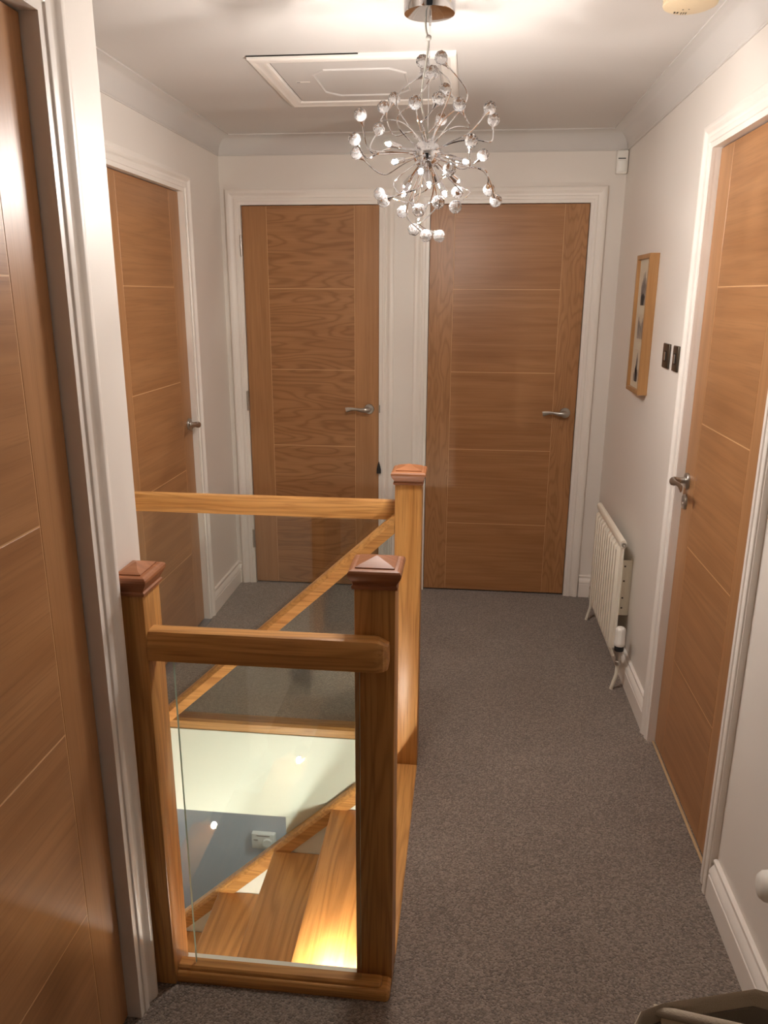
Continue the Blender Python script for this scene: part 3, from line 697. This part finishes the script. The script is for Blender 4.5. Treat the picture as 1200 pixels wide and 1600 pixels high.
ps = empty('motion_sensor', (0.684, YE - 0.0005, 2.163), 'white motion sensor high in the corner above the right end door', 'sensor')
bm = bmesh.new(); box(bm, -0.022, 0.018, -0.006, 0.0, -0.045, 0.045); link('mount', bm, PLW, ps)
bm = bmesh.new(); box(bm, -0.030, 0.022, -0.042, -0.0055, -0.051, 0.051, 0.007, 3); auto_smooth(link('body', bm, PLW, ps), 50)
bm = bmesh.new()
rings = [[Vector((-0.004 + 0.022 * math.cos(t), -0.036 - 0.012 * math.sin(t), z)) for t in [j / 12 * PI for j in range(13)]] for z in (-0.042, 0.004)]
ring_mesh(bm, rings); fix(bm); auto_smooth(link('lens', bm, plain('lens_plastic', srgb(240, 238, 232), 0.25), ps), 50)
bm = bmesh.new(); box(bm, -0.024, 0.010, -0.0432, -0.0415, 0.012, 0.016); link('slot', bm, BLACK, ps)

# light switches
def switch(y0, y1, label):
    r = empty('light_switch', (XR, (y0 + y1) / 2, 1.363), label, 'switch', 'metal light switches')
    w = (y1 - y0) / 2
    bm = bmesh.new(); box(bm, -0.008, -0.0005, -w, w, -0.043, 0.043, 0.0025, 2); auto_smooth(link('plate', bm, DKMETAL, r), 50)
    bm = bmesh.new(); box(bm, -0.0125, -0.0078, -0.009, 0.009, -0.016, 0.014, 0.0015, 1); link('rocker', bm, STEEL, r)
    bm = bmesh.new(); box(bm, -0.0085, -0.0078, -0.0125, 0.0125, -0.019, 0.018); link('surround', bm, BLACK, r)
switch(2.846, 2.932, 'dark metal light switch nearer the framed picture')
switch(2.724, 2.790, 'dark metal light switch right against the door frame')

# framed picture on the right wall
pf = empty('picture_frame', (XR, 3.268, 1.457), 'tall deep oak picture frame with three small photos on the right wall', 'picture')
fy0, fy1, fz0, fz1, fx = -0.1165, 0.1165, -0.268, 0.268, -0.037
fw = 0.017
bm = bmesh.new()
rings = []
for sy, sz_, y, z in ((1, 1, fy0, fz0), (-1, 1, fy1, fz0), (-1, -1, fy1, fz1), (1, -1, fy0, fz1)):
    rings.append([Vector((x, y + sy * u, z + sz_ * u)) for u, x in ((0, -0.0005), (0, fx + 0.001), (0.001, fx), (fw - 0.001, fx), (fw, fx + 0.001), (fw, -0.0005))])
ring_mesh(bm, rings, closed_path=True); fix(bm); auto_smooth(link('frame', bm, FRAMEOAK, pf), 30)
bm = bmesh.new(); box(bm, -0.024, -0.001, fy0 + fw, fy1 - fw, fz0 + fw, fz1 - fw); mt = link('mount', bm, MOUNT, pf)
def figures(bm, cz, h, spec):
    for (y, w, hh) in spec:
        o = -0.0258
        poly = []
        for k in range(14):
            t = k / 13
            wid = w * (0.55 + 0.45 * t) if t < 0.62 else w * (0.9 - 1.1 * (t - 0.62))
            if t > 0.78: wid = w * 0.42 * math.sin((1 - (t - 0.78) / 0.22 * 0.95) * PI / 2 + 0.05)
            poly.append((wid, cz - h / 2 + hh * t))
        rings = [[Vector((o, y - max(wd, .001) / 2, z)), Vector((o, y + max(wd, .001) / 2, z)), Vector((o + 0.0004, y + max(wd, .001) / 2, z)), Vector((o + 0.0004, y - max(wd, .001) / 2, z))] for wd, z in poly]
        ring_mesh(bm, rings)
    fix(bm)
for cz, h, spec in ((0.140, 0.13, [(-0.034, 0.022, 0.105), (-0.012, 0.024, 0.128), (0.010, 0.024, 0.122), (0.031, 0.022, 0.095), (0.0, 0.075, 0.045)]),
                    (-0.010, 0.09, [(-0.038, 0.022, 0.082), (-0.012, 0.022, 0.062), (0.014, 0.022, 0.07), (0.036, 0.020, 0.085)]),
                    (-0.165, 0.12, [(0.0, 0.032, 0.115), (0.008, 0.046, 0.065), (0.034, 0.018, 0.035), (-0.018, 0.034, 0.05)])):
    bm = bmesh.new(); box(bm, -0.0252, -0.0241, -0.066, 0.066, cz - h / 2 - 0.006, cz + h / 2 + 0.006)
    ph = link('photo', bm, PHOTO, pf)
    bm = bmesh.new(); figures(bm, cz, h, spec); link('figures', bm, INK, ph)

# radiator on the right wall
ra = empty('radiator', (XR, 3.36, 0.0), 'white panel radiator with vertical ribs low on the right wall', 'radiator')
ry0, ry1, rz0, rz1, rx = 3.035, 3.625, 0.112, 0.622, 0.642
bm = bmesh.new()
prof = []; n = 11; w = (ry1 - ry0 - 0.03) / n
y = ry0 + 0.015
out = [(ry0, 0.005), (ry0 + 0.012, 0.0)]
for k in range(n):
    a = y + k * w
    out += [(a + w * 0.06, 0.0), (a + w * 0.20, -0.013), (a + w * 0.66, -0.013), (a + w * 0.80, 0.0)]
out += [(ry1 - 0.012, 0.0), (ry1, 0.005)]
o2 = [(yy, 0.012) for yy, _ in reversed(out)]
def rz(z, sc): return [Vector((rx + (xx if xx > 0 else xx * sc) - XR, yy - 3.36, z)) for yy, xx in out + o2]
ring_mesh(bm, [rz(rz0, 0), rz(rz0 + 0.022, 0), rz(rz0 + 0.036, 1), rz(rz1 - 0.050, 1), rz(rz1 - 0.036, 0), rz(rz1 - 0.012, 0)]); fix(bm)
auto_smooth(link('panel', bm, RADW, ra), 30)
bm = bmesh.new()
pr = [(rx - 0.002, rz1 - 0.034), (rx - 0.006, rz1 - 0.022), (rx - 0.004, rz1 - 0.006), (rx + 0.004, rz1), (rx + 0.014, rz1 - 0.001), (rx + 0.019, rz1 - 0.010), (rx + 0.019, rz1 - 0.026), (rx + 0.014, rz1 - 0.034)]
ring_mesh(bm, [[Vector((x - XR, yy - 3.36, z)) for x, z in pr] for yy in (ry0 - 0.002, ry1 + 0.002)]); fix(bm); auto_smooth(link('top_rail', bm, RADW, ra), 50)
bm = bmesh.new(); lathe(bm, [(0, 0), (0.009, 0), (0.009, 0.006), (0.004, 0.0065), (0, 0.003)], Vector((0, -1, 0)), Vector((rx + 0.008 - XR, ry0 - 0.002 - 3.36, rz1 - 0.018)), 16); fix(bm); auto_smooth(link('bleed_plug', bm, STEEL, ra))
for yy in (3.105, 3.55):
    bm = bmesh.new(); box(bm, rx + 0.012 - XR, -0.003, yy - 3.362, yy - 3.359, 0.27, 0.515); box(bm, -0.0035, -0.0005, yy - 3.362, yy - 3.335, 0.27, 0.515)
    for zz in (0.30, 0.345, 0.42, 0.485): box(bm, -0.034, -0.027, yy - 3.3625, yy - 3.3618, zz, zz + 0.007, mi=1)
    link('bracket', bm, [RADW, DKMETAL], ra)
def pipe(yv, valve):
    bm = bmesh.new()
    x = rx + 0.006 - XR; yy = yv - 3.36
    tube(bm, [Vector((x + 0.004, yy, 0.13)), Vector((x + 0.003, yy, 0.07)), Vector((x - 0.006, yy + 0.002, 0.03)), Vector((x - 0.012, yy + 0.004, 0.0005))], 0.0075, 12); fix(bm)
    auto_smooth(link('pipe', bm, RADW, ra), 50)
    bm = bmesh.new()
    lathe(bm, [(0, 0.115), (0.0125, 0.115), (0.0125, 0.13), (0.010, 0.132), (0.010, 0.165), (0.014, 0.168), (0.014, 0.178), (0, 0.178)], Vector((0, 0, 1)), Vector((x + 0.004, yy, 0)), 16)
    dd = 1 if yv < 3.3 else -1
    y_end = (ry0 if dd > 0 else ry1) - 3.36
    lathe(bm, [(0, 0), (0.009, 0), (0.009, abs(y_end - yy) + 0.004), (0, abs(y_end - yy) + 0.004)], Vector((0, dd, 0)), Vector((x + 0.004, yy, 0.145)), 14); fix(bm)
    vb = auto_smooth(link('valve', bm, STEEL, ra), 40)
    if valve:
        bm = bmesh.new(); lathe(bm, [(0, 0.178), (0.0185, 0.178), (0.0185, 0.200), (0, 0.200)], Vector((0, 0, 1)), Vector((x + 0.004, yy, 0)), 24); fix(bm); auto_smooth(link('collar', bm, BLACK, vb), 40)
        bm = bmesh.new(); seg = 40
        rings = []
        for r, h in ((0.001, 0.2005), (0.0205, 0.2005), (0.0225, 0.206), (0.0225, 0.216), (0.021, 0.219), (0.0205, 0.266), (0.019, 0.274), (0.014, 0.279), (0.001, 0.280)):
            rib = 0.0012 if 0.21 < h < 0.27 and r > 0.02 else 0
            rings.append([Vector((x + 0.004 + (r - (rib if k % 4 == 0 else 0)) * math.cos(2 * PI * k / seg), yy + (r - (rib if k % 4 == 0 else 0)) * math.sin(2 * PI * k / seg), h)) for k in range(seg)])
        ring_mesh(bm, rings); fix(bm); auto_smooth(link('thermostat_head', bm, PLW, vb), 35)
pipe(2.955, True); pipe(3.665, False)

# plug-in unit low on the right wall at the frame edge
pl = empty('plug_in_unit', (XR, 1.43, 0.345), 'white rounded plug-in unit low on the right wall at the picture edge', 'plug')
bm = bmesh.new(); box(bm, -0.009, -0.0005, -0.073, 0.073, -0.043, 0.043, 0.004, 2); auto_smooth(link('socket_plate', bm, PLW, pl), 50)
bm = bmesh.new()
rings = []
for x, s in ((-0.0095, 0.9), (-0.022, 1.0), (-0.034, 0.95), (-0.043, 0.75), (-0.047, 0.4), (-0.048, 0.02)):
    rings.append([Vector((x, 0.035 + 0.030 * s * math.cos(2 * PI * k / 24), -0.004 + 0.036 * s * math.sin(2 * PI * k / 24))) for k in range(24)])
ring_mesh(bm, rings); fix(bm); auto_smooth(link('body', bm, PLW, pl), 60)

# door stop by the left door
bm = bmesh.new()
for px in (-1.205, -1.178):
    rings = [[Vector((px - w_, 3.135 - w_ * 1.3, z)), Vector((px + w_, 3.135 - w_ * 1.3, z)), Vector((px + w_, 3.135 + w_ * 1.3, z)), Vector((px - w_, 3.135 + w_ * 1.3, z))] for z, w_ in ((0.007, 0.013), (0.02, 0.010), (0.035, 0.003))]
    ring_mesh(bm, rings)
box(bm, -1.220, -1.160, 3.120, 3.150, 0.0008, 0.008)
fix(bm); o = link('door_stop', bm, BLACK, None); tag(o, 'small black door stop on the carpet at the foot of the left wall door', 'door stop')

# ------------------------------------------------------------------ laundry hamper in the near right corner
lhm = empty('laundry_hamper', (0.46, 0.80, 0), 'grey fabric laundry hamper with beige lining standing in the near right corner', 'hamper')
HO = lhm.location
rim = [(0.338, 0.999), (0.420, 1.022), (0.493, 1.042), (0.560, 1.026), (0.640, 0.992), (0.650, 0.80), (0.645, 0.62), (0.45, 0.60), (0.27, 0.61), (0.262, 0.76), (0.270, 0.930), (0.300, 0.980)]
cxh, cyh = 0.455, 0.81
def hring(s, z, inset=0.0):
    r = []
    for x, y in rim:
        d = Vector((x - cxh, y - cyh)); L = d.length
        d = d * (s * (L - inset) / L)
        r.append(Vector((cxh + d.x - HO.x, cyh + d.y - HO.y, z)))
    return r
zt = 0.50
bm = bmesh.new(); ring_mesh(bm, [hring(0.90, 0.001), hring(0.96, 0.15), hring(1.0, 0.34), hring(1.0, zt - 0.01), hring(1.0, zt - 0.01, 0.006), hring(1.0, 0.34, 0.006), hring(0.96, 0.15, 0.006), hring(0.90, 0.008, 0.006)]); fix(bm)
auto_smooth(link('body', bm, FABG, lhm), 60)
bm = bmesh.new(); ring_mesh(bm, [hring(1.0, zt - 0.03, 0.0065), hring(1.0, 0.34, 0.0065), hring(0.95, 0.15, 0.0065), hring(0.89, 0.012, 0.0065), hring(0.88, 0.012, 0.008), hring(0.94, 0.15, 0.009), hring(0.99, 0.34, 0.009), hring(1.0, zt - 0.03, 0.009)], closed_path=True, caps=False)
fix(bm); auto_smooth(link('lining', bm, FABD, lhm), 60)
bm = bmesh.new(); rp = hring(1.0, zt - 0.008, 0.003)
ring_mesh(bm, [[p + Vector((math.cos(t) * 0.0065 * (p.x / (p.length_squared ** .5 + 1e-6)), math.cos(t) * 0.0065 * (p.y / (p.length_squared ** .5 + 1e-6)), math.sin(t) * 0.009)) for t in [k / 8 * 2 * PI for k in range(8)]] for p in rp], closed_path=True); fix(bm)
auto_smooth(link('rim_binding', bm, FABG, lhm), 60)
# divider with beige lining and its grey binding
bm = bmesh.new(); p0 = Vector((0.325 - HO.x, 0.994 - HO.y, 0)); p1 = Vector((0.635 - HO.x, 0.945 - HO.y, 0)); nn = Vector((p0.y - p1.y, p1.x - p0.x, 0)).normalized()
ring_mesh(bm, [[p + Vector((0, 0, z)) + nn * s for z, s in ((0.014, -0.003), (0.014, 0.003), (zt - 0.018, 0.003), (zt - 0.018, -0.003))] for p in (p0.lerp(p1, .04), p0.lerp(p1, .96))]); fix(bm); dv = link('divider', bm, FABB, lhm)
bm = bmesh.new(); tube(bm, [p0.lerp(p1, t) + Vector((0, 0, zt - 0.012)) for t in (0, .33, .66, 0.97)], 0.0085, 8); fix(bm); auto_smooth(link('divider_binding', bm, FABG, dv), 60)
bm = bmesh.new(); q0 = Vector((0.288 - HO.x, 0.955 - HO.y, 0)); q1 = Vector((0.273 - HO.x, 0.64 - HO.y, 0))
ring_mesh(bm, [[p + Vector((s, 0, z)) for z, s in ((0.03, 0.030), (0.03, 0.034), (0.34, 0.008), (zt - 0.02, 0.007), (zt - 0.02, 0.004), (0.34, 0.004))] for p in (q0, q1)]); fix(bm); link('side_lining', bm, FABB, lhm)

# ------------------------------------------------------------------ added fill lights in the lower hall, unseen, to brighten its grey wall
for px, py, lab in ((-1.75, 2.85, 'unseen added fill light in the lower hall ceiling, farther from the stairs top'), (-0.38, 2.92, 'unseen added fill light in the lower hall ceiling under the landing carpet')):
    dl = empty('fill_light', (px, py, -0.2805 if px < XL else -0.2705), lab, 'fill_light', 'added lower hall fill lights')
    bm = bmesh.new(); lathe(bm, [(0.034, 0), (0.045, 0), (0.045, -0.004), (0.036, -0.006), (0.034, -0.004)], Vector((0, 0, 1)), Vector(), 32, caps=False); fix(bm); auto_smooth(link('bezel', bm, PLW, dl))
    bm = bmesh.new(); lathe(bm, [(0, -0.001), (0.033, -0.001), (0.033, -0.003), (0, -0.003)], Vector((0, 0, 1)), Vector(), 32); fix(bm); link('lens', bm, HALLFILL, dl)

# ------------------------------------------------------------------ world and camera
w = bpy.data.worlds.new('world'); SC.world = w; w.use_nodes = True
w.node_tree.nodes['Background'].inputs[0].default_value = (0.9, 0.85, 0.8, 1)
w.node_tree.nodes['Background'].inputs[1].default_value = 0.02

cam = bpy.data.cameras.new('camera'); co = bpy.data.objects.new('camera', cam); C.objects.link(co)
R = ((0.9943028, 0.03328753, -0.10126147), (0.10649664, -0.26996546, 0.95696244), (0.00451781, -0.96229444, -0.27197242))
M = Matrix(((R[0][0], -R[0][1], -R[0][2], 0.0), (R[1][0], -R[1][1], -R[1][2], 0.0), (R[2][0], -R[2][1], -R[2][2], 1.57), (0, 0, 0, 1)))
co.matrix_world = M
cam.sensor_fit = 'AUTO'; cam.sensor_width = 36; cam.lens = 1204 * 36 / 1600; cam.clip_start = 0.02
SC.camera = co

SC.view_settings.view_transform = 'Standard'; SC.view_settings.look = 'None'
SC.view_settings.gamma = 1; SC.view_settings.use_curve_mapping = False
SC.view_settings.exposure = 0.2
cy = SC.cycles
cy.use_denoising = True
cy.max_bounces = 14; cy.diffuse_bounces = 6; cy.glossy_bounces = 6; cy.transmission_bounces = 10; cy.transparent_max_bounces = 16
cy.sample_clamp_indirect = 4
cy.caustics_refractive = False; cy.caustics_reflective = False
